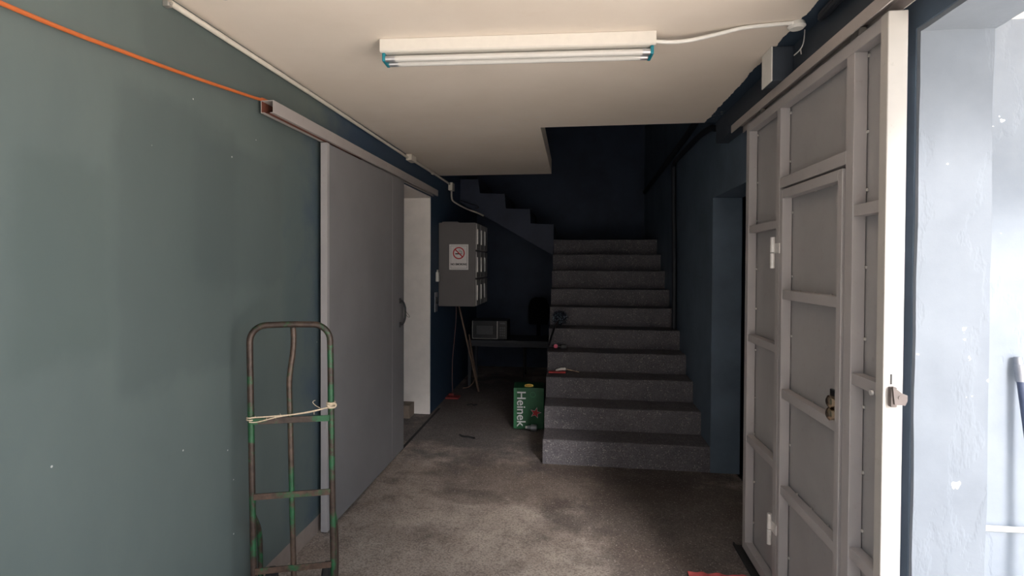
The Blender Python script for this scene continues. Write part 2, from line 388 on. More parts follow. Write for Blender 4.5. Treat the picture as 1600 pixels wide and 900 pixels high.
tr = thing('sliding_door_track', 'grey steel channel rail over the sliding door on the green wall', 'rail', (-1.47, 2.47, 2.37))
y0, y1, t = 2.472, 5.72, .003
def chan(b, xa, xb, za, zb):
    b.box(xa, xb, y0, y1, zb - t, zb); b.box(xa, xa + t, y0, y1, za, zb - t); b.box(xb - t, xb, y0, y1, za, zb - t)
    b.box(xa + t, xa + .018, y0, y1, za, za + t); b.box(xb - .018, xb - t, y0, y1, za, za + t)
b = MB(); chan(b, -1.505, -1.440, 2.367, 2.428); b.build('channel', M['rail'], tr)
b = MB(); b.box(-1.5018, -1.4432, y0 + .02, y0 + 1.2, 2.3702, 2.3712)
b.box(-1.5018, -1.5008, y0 + .001, y0 + .4, 2.3715, 2.4245); b.build('inner_primer', M['primer'], tr)
for yy in (2.60, 3.62, 3.95, 4.9):
    MB().box(-1.53, -1.470, yy, yy + .05, 2.428, 2.446, .002).build('bracket', M['rail'], tr)

# ------------------------------------------------------------------ gate leaf (right)
G0, G1 = .97, 1.014
gate = thing('metal_gate', 'grey steel gate leaf with a small wicket door, folded against the right wall', 'gate', (.99, 2.5, 0))
def bar(b, ya, yb, za, zb): b.box(G0, G1, ya, yb, za, zb, .002)
b = MB()
bar(b, 3.200, 3.248, .03, 2.432); bar(b, 2.740, 2.786, .08, 2.385); bar(b, 2.058, 2.112, .08, 2.385)
bar(b, 1.893, 3.200, 2.385, 2.432); bar(b, 1.893, 3.200, .03, .08); bar(b, 2.112, 2.740, 2.004, 2.052)
b.build('gate_frame', M['gate'], gate)
b = MB().box(G0 - .002, G1 + .012, 1.850, 1.893, .03, 2.434, .003); b.build('end_post', M['gate_edge'], gate, label='pale whitish end post of the gate')
for z in (1.818, 1.215, .648): b = MB(); b.box(G0 + .004, G1, 2.786, 3.200, z, z + .040, .002); b.build('crossbar', M['gate'], gate)
for z in (1.812, 1.222, .606): b = MB(); b.box(G0 + .004, G1, 1.893, 2.058, z, z + .040, .002); b.build('crossbar', M['gate'], gate)
b = MB(); b.box(G1 + .004, G1 + .007, 2.742, 3.245, .035, 2.428); b.box(G1 + .004, G1 + .007, 1.893, 2.110, .035, 2.428); b.box(G1 + .004, G1 + .007, 2.110, 2.742, 2.008, 2.428)
b.build('gate_panel', M['panel'], gate)
def welds(par, ylist, z0, z1, step):
    for yy in ylist:
        z = z0
        while z < z1:
            zz = z + random.uniform(-.03, .03)
            MB().box(G1 - .003, G1 + .0045, yy - .006, yy + .004, zz, zz + .011, .002).build('weld_spot', M['gate_edge'], par); z += step
welds(gate, (3.199, 2.739, 2.057), .2, 2.38, .24)
# wicket door
wk = MB()
W0, W1 = 2.132, 2.734
wk.box(G0 - .001, G1 - .002, W1 - .034, W1, .09, 1.994, .002); wk.box(G0 - .001, G1 - .002, W0, W0 + .036, .09, 1.994, .002)
wk.box(G0 - .001, G1 - .002, W0 + .036, W1 - .034, 1.953, 1.994, .002); wk.box(G0 - .001, G1 - .002, W0 + .036, W1 - .034, .09, .131, .002)
wicket = wk.build('wicket_door', M['gate'], gate)
for z in (1.482, 1.018, .563): MB().box(G0 + .003, G1 - .002, W0 + .036, W1 - .034, z, z + .042, .002).build('crossbar', M['gate'], wicket)
MB().box(G1 + .002, G1 + .005, W0 + .005, W1 - .004, .095, 1.99).build('wicket_panel', M['panel'], wicket)
welds(wicket, (W1 - .035,), .25, 1.9, .27)
for yy in (2.3, 2.45, 2.6):
    for za in (1.951, 1.523, 1.059, .604): MB().box(G1 - .004, G1 + .002, yy, yy + .010, za, za + .005, .001).build('weld_spot', M['gate_edge'], wicket)
MB().box(G1 - .028, G1 - .018, W0 + .036, W0 + .115, 1.045, 1.165, .002).build('lock_plate', M['black'], wicket)
kb = MB()
for zc in (1.128, 1.082):
    kb.tube([(G1 - .018, W0 + .055, zc), (G1 - .034, W0 + .055, zc), (G1 - .035, W0 + .055, zc), (G1 - .056, W0 + .055, zc), (G1 - .062, W0 + .055, zc)], [.010, .011, .022, .024, .015], 20)
kb.build('door_knob', M['brass'], wicket, True)
for zc in (1.70, .355):
    h = MB(); h.tube([(G0 - .012, W1 + .055, zc - .075), (G0 - .012, W1 + .055, zc - .002)], .011, 14); h.tube([(G0 - .012, W1 + .055, zc + .002), (G0 - .012, W1 + .055, zc + .075)], .011, 14)
    h.box(G0 - .006, G0 + .002, W1 - .01, W1 + .055, zc - .003, zc + .045)
    h.build('hinge', M['handle'], gate, True)
b = MB(); b.box(.988, .994, 1.8497, 1.8505, 1.268, 1.300); b.build('key_slot', M['black'], gate)
b = MB(); b.box(.982, 1.000, 1.832, 1.850, 1.20, 1.262, .003); b.prism([(.990, 1.210), (1.020, 1.208), (1.026, 1.222), (1.026, 1.240), (1.010, 1.246), (.984, 1.266)], 'Y', 1.826, 1.832); b.tube([(1.005, 1.824, 1.232), (1.005, 1.834, 1.232)], .006)
b.build('latch', M['oldsteel'], gate, True)
b = MB(); b.tube([(G0 - .006, 1.915, 1.226), (G0 + .001, 1.915, 1.226)], .009); b.build('bolt_head', M['handle'], gate, True)

gt = thing('gate_track', 'grey steel header rail the folded gate hangs from, under the blue beam', 'rail', (1.0, 1.5, 2.44))
b = MB(); b.box(.948, .953, FRONT + .3, 3.475, 2.441, 2.486); b.box(.953, 1.02, FRONT + .3, 3.475, 2.4805, 2.486); b.box(1.0155, 1.02, FRONT + .3, 3.475, 2.441, 2.4805)
b.build('rail', M['rail'], gt)
for yy in (1.0, 1.83, 2.6, 3.3): MB().box(.990, 1.08, yy, yy + .05, 2.486, 2.4995).build('bracket', M['rail'], gt)
for yy in (2.05, 3.05): MB().box(.978, 1.005, yy, yy + .06, 2.436, 2.470, .004).build('roller', M['steel'], gt)
b = MB(); b.box(.940, .948, 2.2, 3.32, .0, .018); b.box(.948, 1.02, 2.2, 3.32, .0, .004)
tag(b.build('floor_guide', M['rubber']), 'dark steel guide strip on the floor under the gate', 'guide rail')

# ------------------------------------------------------------------ stairs
ZK = [0, .2005, .394, .585, .772, .968, 1.168, 1.356, 1.565, 1.765, 1.968]
Y0, TR = 4.462, .315
st = thing('staircase', 'grey stone chip staircase rising to a landing at the back', 'stairs', (.42, 4.46, 0))
def worn(b, amp=.003, cuts=(18,)):
    bmesh.ops.subdivide_edges(b.bm, edges=[e for e in b.bm.edges if abs(e.verts[0].co.x - e.verts[1].co.x) > .5], cuts=24)
    for v in b.bm.verts:
        q = v.co * 7; v.co += Vector((0, noise.noise(q), noise.noise(q + Vector((5, 5, 5))))) * amp
for k in range(1, 11):
    ya = Y0 + (k - 1) * TR; yb = ya + TR if k < 10 else YB; zl = 0 if k < 10 else 1.768
    xr = XR - .001; xl = -.234 - .002 * k
    b = MB()
    prof = [(ya - .004, zl), (ya + .001, ZK[k] - .012), (ya + .004, ZK[k] - .003), (ya + .012, ZK[k]), (yb + (.004 if k < 10 else -.008), ZK[k]), (yb + (.004 if k < 10 else -.008), zl)]
    if k == 10: prof = [(ya - .004, zl)] + prof[1:]
    b.prism(prof, 'X', xl, xr); worn(b, .0035)
    b.build('step' if k < 10 else 'landing', M['stair'], st)
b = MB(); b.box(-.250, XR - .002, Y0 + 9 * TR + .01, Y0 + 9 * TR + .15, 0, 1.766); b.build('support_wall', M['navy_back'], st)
b = MB(); yf = 7.29
prof = [(-.2545, 1.755), (-.2545, 2.175), (-.571, 2.178), (-.571, 2.381), (-.905, 2.383), (-.913, 2.590), (-1.262, 2.593), (-1.275, 2.79), (XL + .002, 2.79), (XL + .002, 2.475)]
b.prism(prof, 'Y', yf, YB - .002, .006); b.build('upper_flight', M['navy_flight'], st)

# ------------------------------------------------------------------ lamp and cables
fx = thing('fluorescent_lamp', 'white twin tube fluorescent batten on the cream ceiling, unlit', 'ceiling lamp', (-.26, 2.44, ZC))
ang = math.atan2(.062, 1.235)
T = Matrix.Translation((-.26, 2.43, ZC)) @ Matrix.Rotation(ang, 4, 'Z')
b = MB(); b.prism([(-.035, -.052), (-.035, -.001), (.035, -.001), (.035, -.052), (.026, -.058), (-.026, -.058)], 'X', -.61, .61, .002); b.xf(T)
b.build('housing', M['lamp'], fx)
for sy in (-.008, .052):
    b = MB().tube([(-.588, sy, -.082), (.588, sy, -.082)], .0135, 18).xf(T); tb = b.build('lamp_tube', M['tube'], fx, True)
    for xa, xb in ((-.588, -.545), (.555, .588)): MB().tube([(xa, sy, -.082), (xb, sy, -.082)], .0139, 18).xf(T).build('end_cap', M['alu'], tb, True)
for s in (-1, 1):
    b = MB(); b.box(min(s * .588, s * .603), max(s * .588, s * .603), -.022, .066, -.096, -.058, .004); b.xf(T); b.build('lamp_holder', M['teal'], fx)
wc = MB().tube(smoothpath([(.335, 2.462, 2.618), (.42, 2.468, 2.612), (.50, 2.463, 2.614), (.60, 2.440, 2.624), (.70, 2.42, 2.637), (.80, 2.41, 2.640), (.895, 2.40, 2.640)]), .0085, 10)
tag(wc.build('lamp_cable', M['wplast'], smooth=True), 'white cable running across the ceiling from the lamp to the rose', 'cable')
cr = MB().tube([(.915, 2.42, 2.649), (.915, 2.42, 2.632), (.915, 2.42, 2.622)], [.030, .036, .026], 24)
tag(cr.build('ceiling_rose', M['wplast'], smooth=True), 'small round white ceiling rose at the edge of the ceiling', 'ceiling rose')
jb = thing('junction_box', 'dark box with a white side plate under the ceiling, above the gate', 'box', (.95, 2.72, 2.48))
MB().box(.906, .998, 2.668, 2.79, 2.490, 2.648, .003).build('box_body', M['navy_beam'], jb)
MB().box(.8995, .9055, 2.662, 2.792, 2.488, 2.648, .002).build('side_plate', M['wplast'], jb)
b = MB()
for k in range(4):
    b.tube(smoothpath([(.95 + .012 * k, .6, 2.628), (.94 + .014 * (k % 2), 1.5, 2.632 - .014 * (k // 2)), (.958 + .010 * (k % 2), 2.22, 2.630 - .016 * (k // 2)), (.975, 2.34, 2.637 - .004 * k)]), .010, 8)
tag(b.build('cable_bundle', M['cable'], smooth=True), 'black cables bunched along the ceiling edge above the gate', 'cables')
b = MB().tube(smoothpath([(.955, 2.44, 2.625), (.975, 2.50, 2.60), (.97, 2.52, 2.575), (.955, 2.55, 2.56)], 4), .0025, 6); b.tube(smoothpath([(.97, 2.52, 2.578), (.985, 2.55, 2.565)], 3), .0025, 6)
tag(b.build('loose_wire', M['handle'], smooth=True), 'short pale forked wire dangling below the ceiling rose', 'wire')
b = MB(); b.tube(smoothpath([(1.035, 4.07, 2.62), (1.035, 4.2, 2.645), (1.04, 4.4, 2.69), (1.04, 4.8, 2.715), (1.045, 5.70, 2.715), (1.045, 5.90, 2.69), (1.045, 5.93, 2.60), (1.05, 5.91, 2.0), (1.05, 5.87, 1.5), (1.05, 5.86, .97)]), .023, 12)
tag(b.build('conduit_pipe', M['cable'], smooth=True), 'thick dark pipe turning down the blue stair wall to the steps', 'pipe')
b = MB(); b.tube(smoothpath([(1.05, YS + .03, 2.84), (1.05, 4.7, 2.885), (1.05, 5.3, 2.85), (1.05, 6.5, 2.79), (1.05, 8.3, 2.715)]), .028, 12)
tag(b.build('cable_run', M['cable'], smooth=True), 'thick dark cable sloping along the upper blue stair wall', 'cable')

# cream conduit along the left corner
b = MB(); b.tube([(-1.512, 1.885, 2.620), (-1.512, 3.1, 2.622), (-1.512, 4.86, 2.616)], .0115, 10)
tag(b.build('conduit', M['cream'], smooth=True), 'cream conduit along the top of the green wall, nearest length', 'conduit')
b = MB(); b.tube([(-1.512, 5.01, 2.622), (-1.512, 5.8, 2.626), (-1.512, 6.58, 2.624)], .0125, 10); b.tube([(-1.512, 5.75, 2.620), (-1.512, 5.80, 2.624)], .017, 10)
tag(b.build('conduit', M['cream'], smooth=True), 'cream conduit between the two cream boxes on the left wall', 'conduit')
b = MB(); b.box(-1.529, -1.472, 4.86, 5.01, 2.592, 2.648, .004)
tag(b.build('cable_box', M['cream']), 'cream cable box on the left wall above the doorway', 'box')
b = MB(); b.box(-1.529, -1.475, 6.58, 6.70, 2.548, 2.644, .004)
tag(b.build('cable_box', M['cream']), 'smaller cream cable box at the far end, above the lockers', 'box')
b = MB(); b.tube(smoothpath([(-1.50, 6.64, 2.55), (-1.502, 6.66, 2.47), (-1.498, 6.72, 2.43), (-1.46, 6.95, 2.40), (-1.40, 7.22, 2.372), (-1.28, 7.270, 2.33), (-1.20, 7.272, 2.29)]), .011, 10)
tag(b.build('conduit', M['cream'], smooth=True), 'pale conduit bending down from the far box to the stair underside', 'conduit')
b = MB(); b.tube(smoothpath([(-1.45, 6.9, 2.46), (-1.38, 7.2, 2.45), (-1.30, 7.275, 2.43), (-1.27, 7.27, 2.40), (-1.32, 7.27, 2.39)]), .006, 8)
tag(b.build('cable', M['cable'], smooth=True), 'dark looped cable end above the lockers by the upper flight', 'cable')
b = MB(); b.box(-1.529, -1.505, 1.862, 1.885, 2.600, 2.640, .003); b.tube([(-1.505, 1.872, 2.612), (-1.498, 1.872, 2.612)], .006)
tag(b.build('conduit_clip', M['steel']), 'metal clip at the near end of the cream conduit', 'clip')
b = MB(); b.tube(smoothpath([(-1.33, 1.83, 2.649), (-1.325, 1.86, 2.632), (-1.30, 1.895, 2.625), (-1.285, 1.905, 2.635), (-1.28, 1.90, 2.642)]), .0022, 6)
tag(b.build('wire_hook', M['steel'], smooth=True), 'thin curled wire hook on the ceiling near the green wall', 'hook')
b = MB(); b.tube(smoothpath([(-1.517, .60, 2.318), (-1.515, 1.0, 2.322), (-1.514, 1.40, 2.334), (-1.512, 1.67, 2.353), (-1.510, 1.983, 2.380), (-1.505, 2.423, 2.426), (-1.50, 2.48, 2.436), (-1.49, 2.57, 2.4368)]), .0070, 10)
tag(b.build('hose', M['orange'], smooth=True), 'thin orange hose strung along the green wall to the door rail', 'hose')

# ------------------------------------------------------------------ hand truck
ht = thing('hand_truck', 'chipped green tubular hand truck standing by the green wall', 'hand truck', (-1.245, 2.31, 0))
A = Vector((-1.408, 2.25, 0)); Bv = Vector((-1.082, 2.36, 0)); ux = (Bv - A).normalized(); wdt = (Bv - A).length; uy = Vector((-ux.y, ux.x, 0))
TM = Matrix((( ux.x, uy.x, 0, (A.x + Bv.x) / 2), (ux.y, uy.y, 0, (A.y + Bv.y) / 2), (0, 0, 1, 0), (0, 0, 0, 1)))
hw = wdt / 2; lean = -.014
def lp(x, y, z): return TM @ Vector((x + lean * (z - .2), y, z))
def arc(cxx, cz, r, a0, a1, n=8):
    return [(cxx + r * math.cos(math.radians(a0 + (a1 - a0) * i / n)), 0, cz + r * math.sin(math.radians(a0 + (a1 - a0) * i / n))) for i in range(n + 1)]
top = 1.362; rc = .075
pl = [(-hw, 0, .02), (-hw, 0, .6), (-hw, 0, top - rc)] + arc(-hw + rc, top - rc, rc, 180, 90)[1:] + [(0, 0, top + .002)] + arc(hw - rc, top - rc, rc, 90, 0) + [(hw, 0, .6), (hw, 0, .02)]
MB().tube([lp(*p) for p in pl], .0142, 16).build('frame', M['truck'], ht, True)
MB().tube(smoothpath([lp(.012, 0, top - .012), lp(.014, 0, 1.30), lp(.010, 0, 1.24), lp(-.003, 0, 1.15), lp(-.008, 0, 1.08), lp(-.006, 0, .9), lp(-.004, 0, .5), lp(0, 0, .05)]), .0125, 14).build('centre_tube', M['tube2'], ht, True)
for zc, mt in ((.935, 'truck'), (.597, 'rusty'), (.262, 'rusty')):
    b = MB().box(-hw + .008, hw - .008, -.004, .004, -.0135, .0135, .001)
    b.xf(Matrix.Translation(lp(0, -.012, zc) - TM.to_translation()) @ TM); b.build('crossbar', M[mt], ht)
for s in (-1, 1):
    b = MB().tube(smoothpath([lp(s * hw, .012, .50), lp(s * hw, .055, .455), lp(s * hw, .10, .40), lp(s * hw, .12, .33), lp(s * hw, .125, .22), lp(s * hw * .98, .115, .13)]), [.010] + [.0125] * 29 + [.0125], 12)
    b.build('axle_bracket', M['truck'], ht, True)
    wx = s * (hw - .045)
    b = MB()
    b.tube([lp(wx - .02, .115, .10), lp(wx - .012, .115, .10), lp(wx + .012, .115, .10), lp(wx + .02, .115, .10)], [.085, .10, .10, .085], 28)
    wh = b.build('wheel', M['rubber'], ht, True)
    MB().tube([lp(wx - .024, .115, .10), lp(wx + .024, .115, .10)], .035, 18).build('hub', M['rusty'], wh, True)
MB().tube([lp(-hw - .01, .115, .10), lp(hw + .01, .115, .10)], .008).build('axle', M['rusty'], ht, True)
b = MB(); b.box(-hw, hw, -.20, .0, .004, .010, .001); b.box(-hw, hw, -.004, .002, .010, .12, .001); b.xf(TM); b.build('toe_plate', M['rusty'], ht)
# twine
def ring(b, cxx, z, r, rr, n=14, tilt=0):
    b.tube([lp(cxx + r * math.cos(a), r * math.sin(a), z + tilt * math.cos(a)) for a in [i * 2 * math.pi / n for i in range(n + 1)]], rr, 6, False)
b = MB()
for dz in (-.006, .004): ring(b, -hw, .948 + dz, .0175, .003)
b.tube(smoothpath([lp(-hw + .005, -.018, .954), lp(-.08, -.019, .956), lp(0, -.020, .960), lp(.08, -.020, .968), lp(hw - .015, -.018, .984)]), .0032, 6)
b.tube(smoothpath([lp(-hw - .004, -.018, .935), lp(-hw + .03, -.020, .934), lp(-.06, -.021, .952), lp(0, -.0225, .960), lp(.09, -.0215, .972), lp(hw - .012, -.019, .986)]), .0026, 6)
for dz in (-.010, -.003, .004, .011): ring(b, hw, .992 + dz, .0185, .0038, tilt=random.uniform(-.004, .004))
b.tube(smoothpath([lp(hw + .012, -.02, 1.004), lp(hw + .024, -.024, .998), lp(hw + .020, -.028, .988), lp(hw, -.026, .985), lp(hw - .012, -.024, .995)]), .004, 6)
b.tube(smoothpath([lp(hw - .045, -.02, .984), lp(hw - .062, -.028, .997), lp(hw - .075, -.03, 1.012), lp(hw - .072, -.03, 1.020), lp(hw - .064, -.03, 1.022)]), .0013, 5)
for x in (-.10, -.065, -.04, .10): b.tube([lp(x, -.021, .957), lp(x + random.uniform(-.006, .006), -.023, .957 + random.choice((-.012, .012)))], .0009, 4)
tag(b.build('twine', M['twine'], smooth=True), 'frayed pale twine knotted across the green hand truck', 'twine')

# ------------------------------------------------------------------ lockers, sign, switches
lk = thing('locker_cabinet', 'grey metal bank of small lockers mounted on the left wall', 'locker', (-1.31, 6.48, 1.15))
LX0, LX1, LY0, LY1, LZ0, LZ1 = -1.527, -1.098, 6.10, 6.88, 1.152, 2.110
b = MB(); b.box(LX0, LX1, LY0, LY1, LZ0, LZ1, .004); b.build('cabinet_body', M['locker'], lk)
cw = (LY1 - LY0) / 3; chh = (LZ1 - LZ0) / 3
for r in range(3):
    for c in range(3):
        ya, yb = LY0 + c * cw + .008, LY0 + (c + 1) * cw - .008; za, zb = LZ0 + r * chh + .010, LZ0 + (r + 1) * chh - .010
        dd = MB().box(LX1 + .001, LX1 + .014, ya, yb, za, zb, .003).build('locker_door', M['lockerdoor'], lk)
        MB().box(LX1 + .014, LX1 + .026, ya + .012, ya + .026, (za + zb) / 2 - .085, (za + zb) / 2 + .085, .002).build('door_handle', M['handle'], dd)
b = MB(); b.box(-1.49, -1.30, 6.11, 6.40, 2.111, 2.122, .002)
tag(b.build('board_offcut', M['locker']), 'flat grey offcut lying on top of the wall lockers', 'board')
sg = thing('no_smoking_sign', 'white no smoking sign with a red circle on the locker side', 'sign', (-1.29, 6.095, 1.57))
SX0, SX1, SZ0, SZ1 = -1.402, -1.180, 1.572, 1.862; SY = 6.0985
MB().box(SX0, SX1, SY - .0015, SY, SZ0, SZ1).build('sign_sheet', M['paper'], sg)
b = MB(); e = .016; g = .0022
for (xa, xb, za, zb) in ((SX0 + e, SX1 - e, SZ1 - e - g, SZ1 - e), (SX0 + e, SX1 - e, SZ0 + e, SZ0 + e + g), (SX0 + e, SX0 + e + g, SZ0 + e, SZ1 - e), (SX1 - e - g, SX1 - e, SZ0 + e, SZ1 - e)):
    b.box(xa, xb, SY - .0022, SY - .0016, za, zb)
b.build('border_line', M['ink'], sg)
SCX, SCZ = -1.291, 1.762
b = MB(); n = 40
for i in range(n):
    a0, a1 = i * 2 * math.pi / n, (i + 1) * 2 * math.pi / n
    b.prism([(SCX + .069 * math.cos(a0), SCZ + .069 * math.sin(a0)), (SCX + .069 * math.cos(a1), SCZ + .069 * math.sin(a1)), (SCX + .056 * math.cos(a1), SCZ + .056 * math.sin(a1)), (SCX + .056 * math.cos(a0), SCZ + .056 * math.sin(a0))], 'Y', SY - .0032, SY - .0018)
c45 = math.cos(math.radians(45)) * .060; t = .0045
b.prism([(SCX - c45 - t, SCZ + c45 - t), (SCX - c45 + t, SCZ + c45 + t), (SCX + c45 + t, SCZ - c45 + t), (SCX + c45 - t, SCZ - c45 - t)], 'Y', SY - .0034, SY - .0018)
b.build('red_ban_circle', M['red'], sg)
b = MB(); b.box(SCX - .042, SCX + .022, SY - .0026, SY - .0017, SCZ - .014, SCZ - .002); b.box(SCX + .026, SCX + .031, SY - .0026, SY - .0017, SCZ - .014, SCZ - .002); b.box(SCX + .035, SCX + .040, SY - .0026, SY - .0017, SCZ - .014, SCZ - .002)
b.tube(smoothpath([(SCX + .028, SY - .002, SCZ + .003), (SCX + .024, SY - .002, SCZ + .014), (SCX + .006, SY - .002, SCZ + .018), (SCX + .002, SY - .002, SCZ + .032), (SCX + .010, SY - .002, SCZ + .042)]), .0018, 5)
b.tube(smoothpath([(SCX + .038, SY - .002, SCZ + .003), (SCX + .036, SY - .002, SCZ + .020), (SCX + .020, SY - .002, SCZ + .026), (SCX + .018, SY - .002, SCZ + .038)]), .0018, 5)
b.build('cigarette_symbol', M['ink'], sg)
RX = Matrix.Rotation(math.radians(90), 4, 'X')
text('lettering', 'NO SMOKING', .030, Matrix.Translation(((SX0 + SX1) / 2, SY - .0022, SZ0 + .062)) @ RX, M['ink'], sg, .0012)

b = MB(); b.box(-1.529, -1.498, 5.97, 6.03, 1.438, 1.545, .004); b.tube([(-1.515, 6.0, 1.54), (-1.515, 6.0, 1.572)], .010)
tag(b.build('wall_socket', M['wplast']), 'small white switch box on the left wall beside the doorway', 'switch')
lp_ = thing('keeper_plate', 'grey metal lock keeper plate on the wall below the white switch', 'lock plate', (-1.525, 5.97, 1.10))
MB().box(-1.529, -1.521, 5.92, 6.03, 1.098, 1.318, .003).build('plate', M['grey'], lp_)
MB().box(-1.521, -1.518, 5.955, 5.985, 1.19, 1.25, .001).build('key_hole', M['black'], lp_)
MB().tube(smoothpath([(-1.52, 5.94, 1.262), (-1.502, 5.94, 1.258), (-1.500, 5.94, 1.22), (-1.505, 5.95, 1.19)]), .006).build('hook', M['black'], lp_, True)

# ------------------------------------------------------------------ things under the upper flight
tb = thing('table', 'long dark table in the alcove behind the stairs', 'table', (-.83, 7.4, 0))
MB().box(-1.40, -.262, 7.12, 7.72, .598, .628, .003).build('table_top', M['table'], tb)
for x in (-1.36, -.31):
    for y in (7.16, 7.66): MB().box(x - .02, x + .02, y - .02, y + .02, .0, .598).build('leg', M['table'], tb)
MB().box(-1.34, -.33, 7.15, 7.17, .54, .598).build('apron', M['table'], tb)
mw = thing('microwave_oven', 'dark microwave oven standing on the table behind the stairs', 'microwave', (-1.09, 7.3, .628))
MB().box(-1.330, -.858, 7.165, 7.50, .636, .886, .006).build('case', M['mwave'], mw)
dr = MB().box(-1.328, -.985, 7.150, 7.1645, .642, .882, .004).build('oven_door', M['mwave'], mw)
MB().box(-1.268, -1.052, 7.1475, 7.1497, .70, .815, .002).build('window', M['mglass'], dr)
b = MB(); b.box(-.992, -.986, 7.146, 7.1499, .645, .880); b.box(-1.327, -1.322, 7.147, 7.1499, .645, .880); b.box(-1.322, -.992, 7.147, 7.1499, .643, .647); b.build('door_trim', M['steel'], dr)
cp = MB().box(-.980, -.860, 7.150, 7.1645, .642, .882, .003).build('control_panel', M['black'], mw)
b = MB(); b.box(-.955, -.885, 7.1478, 7.1498, .842, .860); b.build('display', M['mglass'], cp)
for r in range(4):
    for c in range(3): MB().box(-.955 + c * .026, -.937 + c * .026, 7.1478, 7.1498, .68 + r * .034, .70 + r * .034, .001).build('button', M['mglass'], cp)
for x in (-1.30, -.90):
    for y in (7.2, 7.46): MB().tube([(x, y, .628), (x, y, .637)], .014).build('foot', M['rubber'], mw, True)
ch = thing('chair', 'black round backed chair behind the dark table', 'chair', (-.50, 8.0, 0))
b = MB(); pr = [(-.14, .74), (.14, .74), (.155, .86), (.15, 1.02), (.12, 1.11), (.06, 1.145), (-.06, 1.145), (-.12, 1.11), (-.15, 1.02), (-.155, .86)]
b.prism([(x - .50, z) for x, z in pr], 'Y', 8.10, 8.15, .015); b.build('backrest', M['chairblack'], ch, True)
MB().box(-.72, -.28, 7.76, 8.12, .43, .49, .02).build('seat', M['chairblack'], ch)
MB().box(-.53, -.47, 8.13, 8.155, .45, .78).build('back_post', M['chairblack'], ch)
for x in (-.69, -.31):
    for y in (7.80, 8.09): MB().tube([(x, y, 0), (x, y, .44)], .013).build('leg', M['black'], ch, True)

b = MB().tube([(-1.187, 6.86, .0), (-1.49, 7.00, 1.145)], .0125, 10)
tag(b.build('pole', M['wood'], smooth=True), 'old wooden pole leaning from the floor up to the lockers', 'pole')
b = MB().tube([(-1.235, 7.08, .0), (-1.36, 7.10, .70)], .010, 8)
tag(b.build('pole', M['wood'], smooth=True), 'short thin dark stick leaning against the table edge', 'stick')
b = MB().tube(smoothpath([(-1.42, 7.0, .008), (-1.34, 6.98, .03), (-1.28, 6.98, .09), (-1.25, 6.98, .16)]), .006, 8)
tag(b.build('bent_rod', M['wood'], smooth=True), 'bent thin rod on the floor beside the leaning pole', 'rod')
rc_ = thing('power_cord', 'thin pink cord hanging below the lockers to a red floor socket', 'cord', (-1.44, 6.55, 0))
MB().tube(smoothpath([(-1.455, 6.72, 1.15), (-1.455, 6.72, .95), (-1.47, 6.70, .7), (-1.485, 6.66, .45), (-1.48, 6.62, .2), (-1.465, 6.58, .04)]), .005, 8).build('cord', M['pinkcord'], rc_, True)
b = MB(); b.box(-1.525, -1.36, 6.42, 6.56, .0, .022, .006); b.box(-1.50, -1.44, 6.50, 6.54, .022, .05, .006); b.build('floor_socket', M['darkred'], rc_)

# beer carton
bx = thing('beer_carton', 'green beer carton with white lettering and red star beside the stairs', 'box', (-.41, 5.47, 0))
ca = math.radians(4); CM = Matrix.Translation((-.424, 5.37, 0)) @ Matrix.Rotation(ca, 4, 'Z')
b = MB().box(-.150, .150, 0, .26, .001, .413, .006).xf(CM); b.build('carton', M['green'], bx)
b = MB().box(-.150, -.120, -.0012, -.0002, .012, .405).xf(CM); b.build('pale_edge_band', M['green2'], bx)
text('lettering', 'Heinek', .122, CM @ Matrix.Translation((-.078, -.0015, .205)) @ RX @ Matrix.Rotation(math.radians(-90), 4, 'Z'), M['silver'], bx, .0012)
def star(b, cxx, zz, R1, R2, y0, y1, rot=0):
    b.prism([(cxx + (R1 if i % 2 == 0 else R2) * math.cos(math.radians(90 + rot + i * 36)), zz + (R1 if i % 2 == 0 else R2) * math.sin(math.radians(90 + rot + i * 36))) for i in range(10)], 'Y', y0, y1)
b = MB(); star(b, .068, .165, .058, .024, -.0018, -.0004, -14); b.xf(CM); b.build('star_outline', M['silver'], bx)
b = MB(); star(b, .068, .165, .050, .021, -.0028, -.0017, -14); b.xf(CM); b.build('red_star', M['redstar'], bx)
b = MB(); n = 24
for i in range(n):
    a0, a1 = i * 2 * math.pi / n, (i + 1) * 2 * math.pi / n
    b.prism([(.04 + k * math.cos(a), .345 + k * math.sin(a)) for k, a in ((.027, a0), (.027, a1), (.023, a1), (.023, a0))], 'Y', -.0015, -.0003)
b.xf(CM); b.build('round_emblem', M['green2'], bx)
b = MB(); b.prism([(.045 * math.cos(i * math.pi / 10), .024 * math.sin(i * math.pi / 10)) for i in range(20)], 'Z', 0, .012)
b.xf(CM @ Matrix.Translation((.0, .06, .4145)) @ Matrix.Rotation(math.radians(28), 4, 'X'))
yc = b.build('card_tag', M['yellow']); tag(yc, 'oval yellow card lying on top of the green carton', 'card')
b = MB()
for x in (-.02, 0, .02): b.box(x - .005, x + .005, -.006, .006, .0121, .0128)
b.xf(CM @ Matrix.Translation((.0, .06, .4145)) @ Matrix.Rotation(math.radians(28), 4, 'X')); b.build('printed_marks', M['redplast'], yc)
cn = thing('metal_canister', 'small grey metal canister lying in front of the green carton', 'canister', (-.39, 5.32, 0))
MB().tube([(-.435, 5.320, .034), (-.43, 5.320, .034), (-.415, 5.318, .034), (-.400, 5.317, .034), (-.395, 5.317, .034), (-.345, 5.315, .034), (-.338, 5.315, .034)], [.010, .018, .018, .022, .033, .033, .028], 20).build('body', M['grey'], cn, True)
MB().tube([(-.452, 5.321, .034), (-.433, 5.320, .034)], .013, 12).build('nozzle', M['handle'], cn, True)

